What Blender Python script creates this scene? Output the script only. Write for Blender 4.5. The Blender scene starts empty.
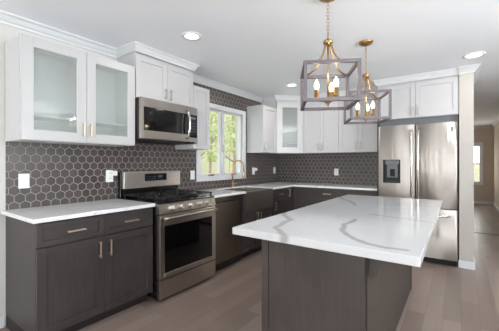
import bpy, bmesh, math, random
from mathutils import Vector, Matrix, noise
random.seed(7)
S = bpy.context.scene
COL = S.collection
PI = math.pi
# ------------------------------------------------------------------ camera
cam = bpy.data.cameras.new('camera'); camo = bpy.data.objects.new('camera', cam); COL.objects.link(camo)
cam.sensor_width = 36; cam.lens = 295.08/499*36; cam.shift_y = -2.6/499; cam.clip_start = .05; cam.clip_end = 200
camo.location = (2.9004, -.7846, 1.2836); camo.rotation_euler = (PI/2, 0, .6158)
S.camera = camo
# ------------------------------------------------------------------ world, window lamps (mostly added), exposure
S.view_settings.view_transform = 'Standard'; S.view_settings.look = 'None'; S.view_settings.gamma = 1
S.view_settings.use_curve_mapping = False
S.view_settings.exposure = 0.34
W = bpy.data.worlds.new('world'); S.world = W; W.use_nodes = True
bg = W.node_tree.nodes['Background']; bg.inputs[0].default_value = (.86, .93, 1, 1); bg.inputs[1].default_value = 1.9
def area(name, loc, rot, sx, sy, power, col=(1, 1, 1), spread=PI):
    l = bpy.data.lights.new(name, 'AREA'); l.shape = 'RECTANGLE'; l.size = sx; l.size_y = sy; l.energy = power; l.color = col; l.spread = spread
    o = bpy.data.objects.new(name, l); COL.objects.link(o); o.location = loc; o.rotation_euler = rot
    return o
ZC = 2.446; YB = 4.343
# lamps at openings: front, right and far side ones added; far window real
T = math.radians
area('added_front_uplight', (3.9, -5.50, 1.5), (T(160), 0, 0), 2.45, 1.3, 195, (.95, .975, 1))  # added lamp behind the camera, tilted up to brighten the ceiling
area('added_door_uplight', (1.05, -5.50, 1.1), (T(155), 0, 0), .78, 1.85, 62, (.95, .975, 1))  # added uplight at an invented glass door, for ceiling bounce
area('added_streak_lamp', (2.19, -5.50, 1.1), (T(90), 0, 0), .26, 1.85, 30, (.95, .98, 1))  # added narrow lamp, placed for a bright line on the fridge
area('added_right_uplight', (5.80, .4, 1.5), (T(162), 0, PI/2), 2.75, 1.25, 245, (.92, .965, 1))  # added lamp at an unseen opening, aimed mostly at the ceiling
area('daylight_far_window', (3.03, 10.96, 1.25), (T(90), 0, PI), .84, 1.15, 10, (1, .92, .84))
area('added_far_side_lamp', (-.02, 8.3, 1.4), (PI/2, 0, -PI/2), 1.55, 1.15, 9, (1, .92, .84))  # added lamp at an unseen opening to light the far room

# ------------------------------------------------------------------ materials
def lin(c): return tuple((x/255/12.92 if x/255 <= .04045 else ((x/255+.055)/1.055)**2.4) for x in c)
class NT:
    def __init__(s, m): s.t = m.node_tree; s.N = s.t.nodes; s.L = s.t.links; s.b = s.N['Principled BSDF']
    def n(s, ty, **kw):
        o = s.N.new(ty)
        for k, v in kw.items(): setattr(o, k, v)
        return o
    def put(s, sock, v):
        if hasattr(v, 'is_output'): s.L.new(v, sock)
        elif isinstance(v, tuple) and len(v) == 3 and sock.type == 'RGBA': sock.default_value = (*v, 1)
        else: sock.default_value = v
    def m(s, op, a, b=None, c=None, clamp=False):
        o = s.n('ShaderNodeMath', operation=op, use_clamp=clamp); s.put(o.inputs[0], a)
        if b is not None: s.put(o.inputs[1], b)
        if c is not None: s.put(o.inputs[2], c)
        return o.outputs[0]
    def v(s, op, a, b=None, sc=None):
        o = s.n('ShaderNodeVectorMath', operation=op); s.put(o.inputs[0], a)
        if b is not None: s.put(o.inputs[1], b)
        if sc is not None: s.put(o.inputs['Scale'], sc)
        return o.outputs['Value'] if op in ('LENGTH', 'DOT_PRODUCT', 'DISTANCE') else o.outputs[0]
    def mix(s, f, a, b):
        o = s.n('ShaderNodeMix', data_type='RGBA'); s.put(o.inputs[0], f); s.put(o.inputs[6], a); s.put(o.inputs[7], b)
        return o.outputs[2]
    def pos(s): return s.n('ShaderNodeNewGeometry').outputs['Position']
    def noise(s, vec, scale, detail=3, rough=.5, dist=0):
        o = s.n('ShaderNodeTexNoise'); s.put(o.inputs['Vector'], vec); o.inputs['Scale'].default_value = scale
        o.inputs['Detail'].default_value = detail; o.inputs['Roughness'].default_value = rough; o.inputs['Distortion'].default_value = dist
        return o.outputs['Fac']
    def ramp(s, f, a, b, lo=0., hi=1.):
        o = s.n('ShaderNodeMapRange'); s.put(o.inputs[0], f); o.inputs[1].default_value = a; o.inputs[2].default_value = b
        o.inputs[3].default_value = lo; o.inputs[4].default_value = hi
        return o.outputs[0]
    def bump(s, h, st, dist=.002):
        o = s.n('ShaderNodeBump'); o.inputs['Strength'].default_value = st; o.inputs['Distance'].default_value = dist
        s.put(o.inputs['Height'], h); s.L.new(o.outputs[0], s.b.inputs['Normal'])
def mat(name, col=(200, 200, 200), rough=.5, metal=0, **kw):
    m = bpy.data.materials.new(name); m.use_nodes = True; b = m.node_tree.nodes['Principled BSDF']
    b.inputs['Base Color'].default_value = (*lin(col), 1); b.inputs['Roughness'].default_value = rough; b.inputs['Metallic'].default_value = metal
    for k, v in kw.items(): b.inputs[k].default_value = v
    return m
def painted(name, col, rough, var=.03, scale=3):
    m = mat(name, col, rough); t = NT(m); n = t.noise(t.pos(), scale, 2)
    c = lin(col); t.put(t.b.inputs['Base Color'], t.mix(n, tuple(x*(1-var) for x in c), tuple(min(1, x*(1+var)) for x in c)))
    t.bump(t.noise(t.pos(), 180, 2), .05, .001)
    return m
M = {}
M['wall'] = painted('wall_paint', (212, 210, 205), .75)
M['hallwall'] = painted('hall_wall_paint', (196, 182, 166), .8)
M['ceiling'] = painted('ceiling_paint', (247, 250, 255), .8, .015)
M['trim'] = painted('white_trim_paint', (216, 217, 219), .4, .01)
M['white'] = painted('white_cabinet_lacquer', (197, 196, 197), .33, .01)
M['interior'] = painted('cabinet_interior_white', (222, 224, 223), .5, .01)
M['column'] = painted('column_paint', (188, 182, 175), .5, .01)
M['plastic'] = mat('white_plastic', (240, 240, 240), .35)
M['black'] = mat('black_enamel', (14, 13, 13), .22)
M['iron'] = mat('cast_iron', (22, 21, 21), .5)
M['blackglass'] = mat('black_glass', (7, 7, 8), .06)
M['rubber'] = mat('dark_rubber', (25, 24, 24), .7)
M['chrome'] = mat('chrome', (215, 213, 210), .15, 1)
M['toekick'] = mat('toe_kick_dark', (38, 33, 32), .6)
def wood(name, a, b, axis='z', rough=.42):
    m = mat(name, a, rough); t = NT(m); p = t.pos()
    sc = {'z': (1, 1, .07), 'y': (1, .07, 1), 'x': (.07, 1, 1)}[axis]
    q = t.v('MULTIPLY', p, sc)
    n1 = t.noise(q, 55, 5, .65, .4); n2 = t.noise(p, 3.2, 3, .6)
    f = t.m('ADD', t.m('MULTIPLY', n1, .6), t.m('MULTIPLY', n2, .5))
    t.put(t.b.inputs['Base Color'], t.mix(t.ramp(f, .3, .8), lin(a), lin(b)))
    t.bump(n1, .08, .001)
    return m
M['dark'] = wood('dark_stained_wood', (45, 40, 40), (72, 65, 64))
M['darkh'] = wood('dark_stained_wood_horizontal', (45, 40, 40), (72, 65, 64), 'y')
M['espresso'] = wood('espresso_stained_wood', (53, 47, 44), (80, 72, 67))
def brushed(name, col, rough, aniso=.7, rot=0.):
    m = mat(name, col, rough, 1); t = NT(m); p = t.pos()
    n = t.noise(t.v('MULTIPLY', p, (.5, .5, 9)), 9, 2, .5)
    c = lin(col)
    t.put(t.b.inputs['Base Color'], t.mix(n, tuple(x*.97 for x in c), tuple(min(1, x*1.03) for x in c)))
    if aniso > .9: t.bump(t.noise(t.v('MULTIPLY', p, (1, 1, .05)), 7, 2, .5), .5, .03)
    t.b.inputs['Anisotropic'].default_value = aniso
    tg = t.n('ShaderNodeTangent', direction_type='RADIAL', axis='Z'); t.L.new(tg.outputs[0], t.b.inputs['Tangent'])
    t.b.inputs['Anisotropic Rotation'].default_value = rot
    return m
M['steel'] = brushed('brushed_stainless_steel', (172, 167, 162), .30, .6, .25)
M['steelfridge'] = brushed('bright_stainless_steel', (226, 219, 212), .46, .97, .25)
M['steelrange'] = brushed('warm_grey_stainless_steel', (182, 173, 164), .30, .6, .25)
M['greypaint'] = mat('dark_grey_plastic', (104, 106, 110), .45)
M['steeldark'] = brushed('dark_reflecting_stainless_steel', (118, 108, 99), .3, .6, .25)
M['brass'] = brushed('antique_brass', (184, 152, 110), .34, .2)
M['champagne'] = mat('champagne_bronze', (214, 194, 170), .36, 1)
M['knobmetal'] = mat('satin_knob_metal', (188, 180, 172), .42, 1)
M['nickel'] = mat('satin_nickel', (196, 188, 178), .3, 1)
M['greyframe'] = wood('weathered_grey_wood', (84, 77, 82), (116, 108, 112), 'z', .5)
def glassmat(name, tint=(1, 1, 1), refl_ior=1.5, haze=None, hazef=0, rough=.02):
    m = bpy.data.materials.new(name); m.use_nodes = True; t = m.node_tree; N = t.nodes; L = t.links
    for n in list(N): N.remove(n)
    out = N.new('ShaderNodeOutputMaterial'); tr = N.new('ShaderNodeBsdfTransparent'); tr.inputs[0].default_value = (*tint, 1)
    gl = N.new('ShaderNodeBsdfGlossy'); gl.inputs['Roughness'].default_value = rough
    fr = N.new('ShaderNodeFresnel'); ge = N.new('ShaderNodeNewGeometry'); mr = N.new('ShaderNodeMapRange')   # thin sheet: same reflectance from both faces
    mr.inputs[3].default_value = refl_ior; mr.inputs[4].default_value = 1/refl_ior; L.new(ge.outputs['Backfacing'], mr.inputs[0]); L.new(mr.outputs[0], fr.inputs[0])
    mx = N.new('ShaderNodeMixShader'); L.new(fr.outputs[0], mx.inputs[0]); 
    if haze:
        df = N.new('ShaderNodeBsdfDiffuse'); df.inputs[0].default_value = (*lin(haze), 1)
        m2 = N.new('ShaderNodeMixShader'); m2.inputs[0].default_value = hazef
        L.new(tr.outputs[0], m2.inputs[1]); L.new(df.outputs[0], m2.inputs[2]); L.new(m2.outputs[0], mx.inputs[1])
    else: L.new(tr.outputs[0], mx.inputs[1])
    L.new(gl.outputs[0], mx.inputs[2]); L.new(mx.outputs[0], out.inputs[0])
    return m
M['pane'] = glassmat('window_glass', (.97, .98, .97))
M['cabglass'] = glassmat('seeded_cabinet_glass', (.95, .97, .965), 1.6, (218, 224, 221), .22, .04)
def emit(name, col, st):
    m = mat(name, col, .4); b = m.node_tree.nodes['Principled BSDF']
    b.inputs['Emission Color'].default_value = (*lin(col), 1); b.inputs['Emission Strength'].default_value = st
    return m
M['bulb'] = emit('glowing_bulb', (255, 232, 196), 2.6)
M['lens'] = emit('recessed_light_lens', (255, 252, 246), 4)
M['led'] = emit('display_digits', (90, 110, 125), .03)
# hex tile
def hexmat(name, axis):
    m = mat(name, (84, 76, 74), .3); t = NT(m); p = t.pos()
    sx = t.n('ShaderNodeSeparateXYZ'); t.L.new(p, sx.inputs[0])
    a = sx.outputs['Y'] if axis == 'y' else sx.outputs['X']; z = sx.outputs['Z']
    w = .0742; h = w*math.sqrt(3)
    def cell(off):
        mx = t.m('SUBTRACT', t.m('FLOORED_MODULO', t.m('ADD', a, off*w/2+9.5*w-.09), w), w/2)
        my = t.m('SUBTRACT', t.m('FLOORED_MODULO', t.m('ADD', z, off*h/2+20.5*h-1.382), h), h/2)
        return mx, my
    ax, ay = cell(0); bx, by = cell(1)
    da = t.m('ADD', t.m('MULTIPLY', ax, ax), t.m('MULTIPLY', ay, ay)); db = t.m('ADD', t.m('MULTIPLY', bx, bx), t.m('MULTIPLY', by, by))
    s = t.m('LESS_THAN', da, db)
    def sel(u, v): return t.m('ADD', t.m('MULTIPLY', u, s), t.m('MULTIPLY', v, t.m('SUBTRACT', 1, s)))
    gx, gy = sel(ax, bx), sel(ay, by)
    X = t.m('ABSOLUTE', gx); Y = t.m('ABSOLUTE', gy)
    d = t.m('MAXIMUM', X, t.m('ADD', t.m('MULTIPLY', X, .5), t.m('MULTIPLY', Y, .8660254)))
    e = t.m('SUBTRACT', w/2, d)
    cx = t.n('ShaderNodeCombineXYZ'); t.L.new(t.m('SUBTRACT', a, gx), cx.inputs[0]); t.L.new(t.m('SUBTRACT', z, gy), cx.inputs[1])
    sn = t.v('SNAP', cx.outputs[0], (.004, .004, .004))
    wn = t.n('ShaderNodeTexWhiteNoise', noise_dimensions='3D'); t.L.new(sn, wn.inputs[0])
    base = t.mix(wn.outputs['Value'], lin((62, 55, 54)), lin((78, 70, 68)))
    base = t.mix(t.m('MULTIPLY', t.noise(p, 70, 3), .25), base, lin((98, 90, 86)))
    f = t.ramp(e, .0020, .0034)
    t.put(t.b.inputs['Base Color'], t.mix(f, lin((156, 150, 144)), base))
    t.put(t.b.inputs['Roughness'], t.ramp(f, 0, 1, .8, .32))
    t.bump(t.ramp(e, .001, .006), .5, .002)
    return m
M['hexy'] = hexmat('grey_hexagon_tile_left', 'y'); M['hexx'] = hexmat('grey_hexagon_tile_back', 'x')
def quartz(name, segs, lo=216, hi=224):
    m = mat(name, (236, 236, 236), .12); t = NT(m); p = t.pos()
    nz = t.n('ShaderNodeTexNoise'); t.put(nz.inputs['Vector'], p); nz.inputs['Scale'].default_value = 9; nz.inputs['Detail'].default_value = 4
    pd = t.v('ADD', p, t.v('SCALE', t.v('SUBTRACT', nz.outputs['Color'], (.5, .5, .5)), sc=.05))
    flat = t.v('MULTIPLY', pd, (1, 1, 0))
    col = t.mix(t.noise(p, 5, 3), lin((lo, lo, lo+1)), lin((hi, hi, hi+1)))
    # faint natural clouds
    w = t.m('ABSOLUTE', t.m('SUBTRACT', t.noise(pd, 1.7, 3, .5, .6), .5))
    col = t.mix(t.ramp(w, .012, .0, 0, .28), col, lin((176, 172, 168)))
    for pts, wid, st in segs:
        dmin = None
        for A, B in zip(pts[:-1], pts[1:]):
            A3 = (A[0], A[1], 0); ba = (B[0]-A[0], B[1]-A[1], 0); l2 = ba[0]**2+ba[1]**2
            pa = t.v('SUBTRACT', flat, A3)
            h = t.m('MULTIPLY', t.v('DOT_PRODUCT', pa, ba), 1/l2, clamp=True)
            vs = t.n('ShaderNodeVectorMath', operation='SCALE'); vs.inputs[0].default_value = ba; t.L.new(h, vs.inputs['Scale'])
            d = t.v('LENGTH', t.v('SUBTRACT', pa, vs.outputs[0]))
            dmin = d if dmin is None else t.m('MINIMUM', dmin, d)
        f = t.ramp(t.m('ADD', dmin, t.m('MULTIPLY', t.m('SUBTRACT', t.noise(p, 22, 3), .5), wid*.8)), wid, wid*.35, 0, st)
        col = t.mix(f, col, lin((146, 142, 138)))
    t.put(t.b.inputs['Base Color'], col)
    return m
VE = []   # filled below (stone pigment, in metres on the slab)
IX0, IX1, IY0, IY1 = 1.840, 2.780, .541, 2.705
VE.append(([(1.76, 1.30), (1.88, 1.08), (2.01, .93), (2.045, .68), (2.125, .60), (2.205, .50)], .026, .75))
VE.append(([(1.83, 2.42), (1.98, 2.17), (2.08, 2.05), (2.17, 1.84)], .022, .6))
VE.append(([(2.352, 1.19), (2.346, 1.01), (2.367, .86), (2.425, .757), (2.49, .681), (2.57, .63), (2.635, .607), (2.72, .62)], .023, .75))
VE.append(([(2.38, 1.445), (2.485, 1.437), (2.61, 1.414), (2.78, 1.35)], .015, .6))
VE.append(([(2.19, 2.0), (2.48, 2.13), (2.73, 2.12)], .013, .35))
M['quartz_island'] = quartz('veined_quartz_island', VE, 196, 204)
M['quartz'] = quartz('veined_quartz_counter', [([(.15, .42), (.34, .52), (.42, .66), (.6, .80)], .008, .3), ([(.1, 1.9), (.3, 2.1), (.5, 2.05)], .008, .3), ([(.9, 4.2), (1.2, 3.9), (1.6, 3.8)], .008, .4)], 234, 240)
def floormat(name, a, b):
    m = mat(name, a, .33); t = NT(m); p = t.pos()
    sx = t.n('ShaderNodeSeparateXYZ'); t.L.new(p, sx.inputs[0])
    mp = t.n('ShaderNodeCombineXYZ'); t.L.new(sx.outputs['Y'], mp.inputs[0]); t.L.new(sx.outputs['X'], mp.inputs[1])
    br = t.n('ShaderNodeTexBrick'); t.L.new(mp.outputs[0], br.inputs['Vector']); br.offset = .37; br.offset_frequency = 2
    br.inputs['Scale'].default_value = 1; br.inputs['Mortar Size'].default_value = .0012; br.inputs['Mortar Smooth'].default_value = .3
    br.inputs['Brick Width'].default_value = 1.3; br.inputs['Row Height'].default_value = .127
    br.inputs['Color1'].default_value = (0, 0, 0, 1); br.inputs['Color2'].default_value = (1, 1, 1, 1); br.inputs['Mortar'].default_value = (.5, .5, .5, 1)
    g = t.noise(t.v('MULTIPLY', p, (1, .06, 1)), 38, 5, .65, .6)
    k = t.m('ADD', t.m('MULTIPLY', br.outputs['Color'], .45), t.m('MULTIPLY', g, .55))
    c = t.mix(k, lin(a), lin(b)); c = t.mix(t.m('MULTIPLY', br.outputs['Fac'], .55), c, lin((52, 44, 42)))
    t.put(t.b.inputs['Base Color'], c); t.put(t.b.inputs['Roughness'], t.ramp(g, .3, .7, .27, .4))
    t.bump(t.m('SUBTRACT', g, t.m('MULTIPLY', br.outputs['Fac'], 2)), .12, .001)
    return m
M['floor'] = floormat('grey_brown_oak_planks', (112, 96, 88), (166, 148, 138))

M['floorstrip'] = wood('dark_oak_threshold', (88, 74, 68), (112, 96, 88), 'x', .4)
# ------------------------------------------------------------------ geometry helpers
def BM(): return bmesh.new()
def box(bm, x0, x1, y0, y1, z0, z1, bev=0, mtx=None, seg=1):
    t = bmesh.new(); bmesh.ops.create_cube(t, size=1)
    for v in t.verts: v.co = Vector(((x0+x1)/2+v.co.x*(x1-x0), (y0+y1)/2+v.co.y*(y1-y0), (z0+z1)/2+v.co.z*(z1-z0)))
    if bev: bmesh.ops.bevel(t, geom=list(t.edges), offset=bev, segments=seg, affect='EDGES', profile=.5)
    if mtx: t.transform(mtx)
    merge(bm, t)
def merge(bm, t):
    me = bpy.data.meshes.new('tmp'); t.to_mesh(me); t.free(); bm.from_mesh(me); bpy.data.meshes.remove(me)
def lathe(bm, prof, seg=24, mtx=None):
    t = bmesh.new(); rings = []
    for r, z in prof:
        rings.append([t.verts.new((max(r, 1e-5)*math.cos(2*PI*i/seg), max(r, 1e-5)*math.sin(2*PI*i/seg), z)) for i in range(seg)])
    for a, b in zip(rings[:-1], rings[1:]):
        for i in range(seg): t.faces.new((a[i], a[(i+1) % seg], b[(i+1) % seg], b[i]))
    if prof[0] != prof[-1]: t.faces.new(rings[0][::-1]); t.faces.new(rings[-1])
    else: bmesh.ops.remove_doubles(t, verts=t.verts, dist=1e-6)
    bmesh.ops.recalc_face_normals(t, faces=t.faces)
    for f in t.faces: f.smooth = len(f.verts) == 4
    if mtx: t.transform(mtx)
    merge(bm, t)
def tube(bm, pts, r, seg=10, flat=None, mtx=None, closed=False):
    pts = [Vector(p) for p in pts]; t = bmesh.new(); rings = []; n = len(pts)
    up = None
    for i, p in enumerate(pts):
        if closed: d = (pts[(i+1) % n]-pts[i-1]).normalized()
        else: d = (pts[min(i+1, n-1)]-pts[max(i-1, 0)]).normalized()
        if up is None: up = Vector((0, 0, 1)) if abs(d.z) < .9 else Vector((1, 0, 0))
        s = d.cross(up).normalized(); up = s.cross(d).normalized()
        rr = r[i] if isinstance(r, (list, tuple)) else r
        fl = flat or 1
        rings.append([t.verts.new(p+s*rr*math.cos(2*PI*k/seg)+up*rr*fl*math.sin(2*PI*k/seg)) for k in range(seg)])
    for a, b in list(zip(rings[:-1], rings[1:]))+([(rings[-1], rings[0])] if closed else []):
        for i in range(seg): t.faces.new((a[i], a[(i+1) % seg], b[(i+1) % seg], b[i])).smooth = True
    if not closed: t.faces.new(rings[0][::-1]); t.faces.new(rings[-1])
    bmesh.ops.recalc_face_normals(t, faces=t.faces)
    if mtx: t.transform(mtx)
    merge(bm, t)
def prism(bm, poly, a0, a1, fn):
    """poly of 2D points swept from a0 to a1; fn(u, v, a) gives the 3D point"""
    t = bmesh.new()
    A = [t.verts.new(fn(u, v, a0)) for u, v in poly]; B = [t.verts.new(fn(u, v, a1)) for u, v in poly]
    n = len(poly)
    for i in range(n): t.faces.new((A[i], A[(i+1) % n], B[(i+1) % n], B[i]))
    t.faces.new(A[::-1]); t.faces.new(B); bmesh.ops.recalc_face_normals(t, faces=t.faces)
    merge(bm, t)
def thing(name, label, cat, loc, group=None, rz=0):
    o = bpy.data.objects.new(name, None); COL.objects.link(o); o.location = loc; o.rotation_euler = (0, 0, rz); o.empty_display_size = .1
    o['label'] = label; o['category'] = cat
    if group: o['group'] = group
    return o
def rootof(o):
    while o.parent: o = o.parent
    return o
def part(name, bm, m, parent=None, label=None, local=False):
    me = bpy.data.meshes.new(name)
    if parent and not local: bmesh.ops.translate(bm, verts=bm.verts, vec=-rootof(parent).location)
    bm.to_mesh(me); bm.free(); me.materials.append(M[m] if isinstance(m, str) else m)
    o = bpy.data.objects.new(name, me); COL.objects.link(o)
    if parent: o.parent = parent
    if label: o['label'] = label
    return o
def single(name, bm, m, label, cat, group=None, base=None):
    if base is None:
        xs = [v.co for v in bm.verts]; base = Vector((sum(v.x for v in xs)/len(xs), sum(v.y for v in xs)/len(xs), min(v.z for v in xs)))
    bmesh.ops.translate(bm, verts=bm.verts, vec=-Vector(base))
    o = part(name, bm, m); o.location = base; o['label'] = label; o['category'] = cat
    if group: o['group'] = group
    return o
def struct(name, bm, m):
    o = part(name, bm, m); o['kind'] = 'structure'; return o
def boxes(*bs, bev=0):
    bm = BM()
    for b in bs: box(bm, *b, bev=bev)
    return bm
# frame: local (u, n, w) -> world.  u along width, n outward, w up
def frame(o, u, n):
    u = Vector(u).normalized(); n = Vector(n).normalized()
    return Matrix(((u.x, n.x, 0, o[0]), (u.y, n.y, 0, o[1]), (u.z, n.z, 1, o[2]), (0, 0, 0, 1)))
def shaker(parent, name, F, u0, u1, w0, w1, m, rail=.057, th=.02, glass=False, mp=None):
    """five-piece door or drawer front whose back lies at n=0"""
    bm = BM(); r = rail; g = .0015; u0 += g; u1 -= g; w0 += g; w1 -= g; b = .0012
    box(bm, u0, u0+r, 0, th, w0, w1, b, F); box(bm, u1-r, u1, 0, th, w0, w1, b, F)
    box(bm, u0+r, u1-r, 0, th, w0, w0+r, b, F); box(bm, u0+r, u1-r, 0, th, w1-r, w1, b, F)
    if not glass: box(bm, u0+r-.002, u1-r+.002,   .002, th-.011, w0+r-.002, w1-r+.002, 0, F)
    d = part(name, bm, m, parent)
    if glass:
        bm = BM(); box(bm, u0+r-.001, u1-r+.001, .006, .010, w0+r-.001, w1-r+.001, 0, F); part('glass_pane', bm, 'cabglass', d)
    return d
def pull(door, F, u, w, L, vert, m, th=.02, r=.0055):
    bm = BM(); h = L/2; o = .03
    if vert: box(bm, u-r, u+r, th+o-r, th+o+r, w-h, w+h, .002, F)
    else: box(bm, u-h, u+h, th+o-r, th+o+r, w-r, w+r, .002, F)
    for s in (-1, 1):
        q = h-.012
        if vert: box(bm, u-r*.8, u+r*.8, th, th+o, w+s*q-r*.8, w+s*q+r*.8, 0, F)
        else: box(bm, u+s*q-r*.8, u+s*q+r*.8, th, th+o, w-r*.8, w+r*.8, 0, F)
    return part('handle', bm, m, door)
FX = lambda x: frame((x, 0, 0), (0, 1, 0), (1, 0, 0))      # faces +x, u = y
FYm = lambda y: frame((0, y, 0), (1, 0, 0), (0, -1, 0))    # faces -y, u = x

# ------------------------------------------------------------------ setting
FL = -.02
struct('floor', boxes((-.2, 6.0, -5.7, 6.06, -.1, 0), (-.2, 6.0, 6.06, 11.1, -.1, 0)), 'floor')
struct('ceiling', boxes((-.2, 6.0, -5.7, 11.1, ZC, ZC+.12)), 'ceiling')
def wall_with_hole(axis, c0, c1, a0, a1, holes, z1=ZC):
    """wall slab c0..c1 thick, a0..a1 long, with rectangular holes (h0,h1,z0,z1) sorted along a"""
    bm = BM(); cur = a0
    def b(p, q, z0, zz):
        if q-p < 1e-4 or zz-z0 < 1e-4: return
        if axis == 'x': box(bm, c0, c1, p, q, z0, zz)
        else: box(bm, p, q, c0, c1, z0, zz)
    for h0, h1, z0, zz in holes:
        b(cur, h0, 0, z1); b(h0, h1, 0, z0); b(h0, h1, zz, z1); cur = h1
    b(cur, a1, 0, z1)
    return bm
struct('wall_left', wall_with_hole('x', -.14, 0, -5.5, 4.46, [(2.11, 3.13, 1.07, 2.10)]), 'wall')
struct('wall_back', boxes((0, 2.91, YB, 4.46, 0, ZC)), 'wall')
struct('wall_partition', boxes((2.91, 3.052, 3.66, 4.46, 0, ZC)), 'column')
struct('wall_front', wall_with_hole('y', -5.6, -5.48, 0, 5.8, [(.65, 1.45, .12, 2.05), (2.05, 2.33, .12, 2.05), (2.65, 5.15, .82, 2.18)]), 'wall')
struct('wall_right', wall_with_hole('x', 5.78, 5.9, -5.6, 5.5, [(-1.0, 1.8, .85, 2.15)]), 'wall')
struct('wall_dining', boxes((3.9, 5.9, 5.5, 5.62, 0, ZC)), 'wall')
struct('wall_hall_right', boxes((3.78, 3.9, 5.5, 10.9, 0, ZC)), 'hallwall')
struct('wall_hall_left', wall_with_hole('x', -.14, 0, 4.46, 10.9, [(7.5, 9.1, .8, 2.0)]), 'hallwall')
struct('wall_hall_far', wall_with_hole('y', 10.9, 11.02, -.14, 3.9, [(2.60, 3.46, .66, 1.85)]), 'hallwall')
# crown mouldings
CP = [(0, 0), (0, -.078), (.012, -.078), (.016, -.062), (.030, -.050), (.048, -.022), (.056, -.018), (.066, -.012), (.070, 0)]
def crown_path(name, path, m='trim', prof=CP):
    """path: list of (x,y) wall-face points, moulding projects to the right side of travel"""
    bm = BM(); n = len(path); rows = []
    P = [Vector(p) for p in path]
    for i, p in enumerate(P):
        ds = []
        if i > 0: ds.append((P[i]-P[i-1]).normalized())
        if i < n-1: ds.append((P[i+1]-P[i]).normalized())
        ns = [Vector((d.y, -d.x)) for d in ds]
        if len(ns) == 2:
            b = (ns[0]+ns[1]).normalized(); b = b/max(.3, b.dot(ns[0]))
        else: b = ns[0]
        rows.append([bm.verts.new((p.x+b.x*u, p.y+b.y*u, ZC+v)) for u, v in prof])
    for a, b in zip(rows[:-1], rows[1:]):
        k = len(a)
        for i in range(k): bm.faces.new((a[i], a[(i+1) % k], b[(i+1) % k], b[i]))
    bm.faces.new(rows[0]); bm.faces.new(rows[-1][::-1]); bmesh.ops.recalc_face_normals(bm, faces=bm.faces)
    return bm
struct('trim_1', crown_path('c', [(0, -5.48), (0, .925)]), 'trim')
struct('trim_2', crown_path('c', [(0, 1.692), (0, 3.675)]), 'trim')
struct('trim_3', crown_path('c', [(2.905, 3.66), (3.052, 3.66), (3.052, 4.46)]), 'trim')
struct('trim_4', crown_path('c', [(0, 10.9), (3.78, 10.9), (3.78, 5.5)]), 'trim')
def base_bm(*seg):
    bm = BM()
    for s in seg: box(bm, *s, 0, .09, .004)
    return bm
struct('baseboard_left', base_bm((0, .014, -5.48, -.004)), 'trim')
struct('baseboard_partition', base_bm((2.90, 3.064, 3.646, 3.66), (3.052, 3.066, 3.66, 4.46)), 'trim')
struct('baseboard_hall_far', base_bm((0, 3.78, 10.886, 10.9)), 'trim')
struct('baseboard_hall_right', base_bm((3.766, 3.78, 5.5, 10.886)), 'trim')
struct('trim_5', boxes((3.05, 3.9, 6.03, 6.09, 0, .006), bev=.002), 'floorstrip')

# ---- kitchen window in the left wall
wn = thing('window_1', '', 'window', (0, 2.62, 1.03)); del wn['label']; del wn['category']; wn['kind'] = 'structure'
bm = BM()
for b in ((.0, .024, 2.055, 2.125, 1.028, 2.135), (.0, .024, 3.105, 3.175, 1.028, 2.135), (.0, .024, 2.125, 3.105, 2.065, 2.135), (.0, .024, 2.125, 3.105, 1.028, 1.095)):
    box(bm, *b, bev=.002)
for b in ((-.10, .0, 2.11, 2.125, 1.07, 2.10), (-.10, .0, 3.115, 3.13, 1.07, 2.10), (-.10, .0, 2.125, 3.115, 2.085, 2.10), (-.10, .0, 2.125, 3.115, 1.07, 1.085), (-.09, -.005, 2.605, 2.635, 1.085, 2.085)):
    box(bm, *b)
part('window_frame', bm, 'trim', wn)
for y0, y1 in ((2.127, 2.603), (2.637, 3.113)):
    bm = BM(); r = .043
    for b in ((y0, y0+r, 1.087, 2.083), (y1-r, y1, 1.087, 2.083), (y0+r, y1-r, 1.087, 1.087+r), (y0+r, y1-r, 2.083-r, 2.083)): box(bm, -.055, -.015, *b, bev=.003)
    s = part('sash', bm, 'trim', wn)
    part('pane', boxes((-.038, -.033, y0+r-.003, y1-r+.003, 1.087+r-.003, 2.083-r+.003)), 'pane', s)
    bm = BM(); yc = (y0+y1)/2; box(bm, -.015, .012, yc-.05, yc+.05, 1.096, 1.112, .003); tube(bm, [(.01, yc-.04, 1.112), (.02, yc+.03, 1.120), (.024, yc+.05, 1.122)], .006)
    part('crank_handle', bm, 'brass', s)
bm = BM(); box(bm, -.012, 0.002, 2.607, 2.633, 1.44, 1.54, .003); box(bm, .0, .018, 2.612, 2.628, 1.47, 1.56, .004)
part('latch', bm, 'nickel', wn)
# unseen windows and glass door added to light the room; far window real
def simple_window(name, axis, c, a0, a1, z0, z1, nm, sgn, m='trim'):
    w = thing(name, '', '', (c, (a0+a1)/2, z0) if axis == 'x' else ((a0+a1)/2, c, z0)); del w['label']; del w['category']; w['kind'] = 'structure'
    bm = BM()
    def B(p, q, zz0, zz1, d0, d1, bb=.002):
        lo, hi = sorted((c+sgn*d0, c+sgn*d1))
        if axis == 'x': box(bm, lo, hi, p, q, zz0, zz1, bb)
        else: box(bm, p, q, lo, hi, zz0, zz1, bb)
    k = .07
    for p, q, u, v in ((a0-k, a0, z0-k, z1+k), (a1, a1+k, z0-k, z1+k), (a0, a1, z1, z1+k), (a0, a1, z0-k, z0)): B(p, q, u, v, 0, .02)
    for i in range(nm+1):
        x = a0+(a1-a0)*i/nm; B(max(a0, x-.02), min(a1, x+.02), z0, z1, -.06, -.02)
    B(a0, a1, z0, z0+.04, -.06, -.02); B(a0, a1, z1-.04, z1, -.06, -.02); zm = (z0+z1)/2
    if z1-z0 < 1.6: B(a0, a1, zm-.015, zm+.015, -.058, -.022)
    part('window_frame', bm, m, w)
    bm = BM(); B(a0+.01, a1-.01, z0+.01, z1-.01, -.042, -.038, 0); part('pane', bm, 'pane', w)
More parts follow.
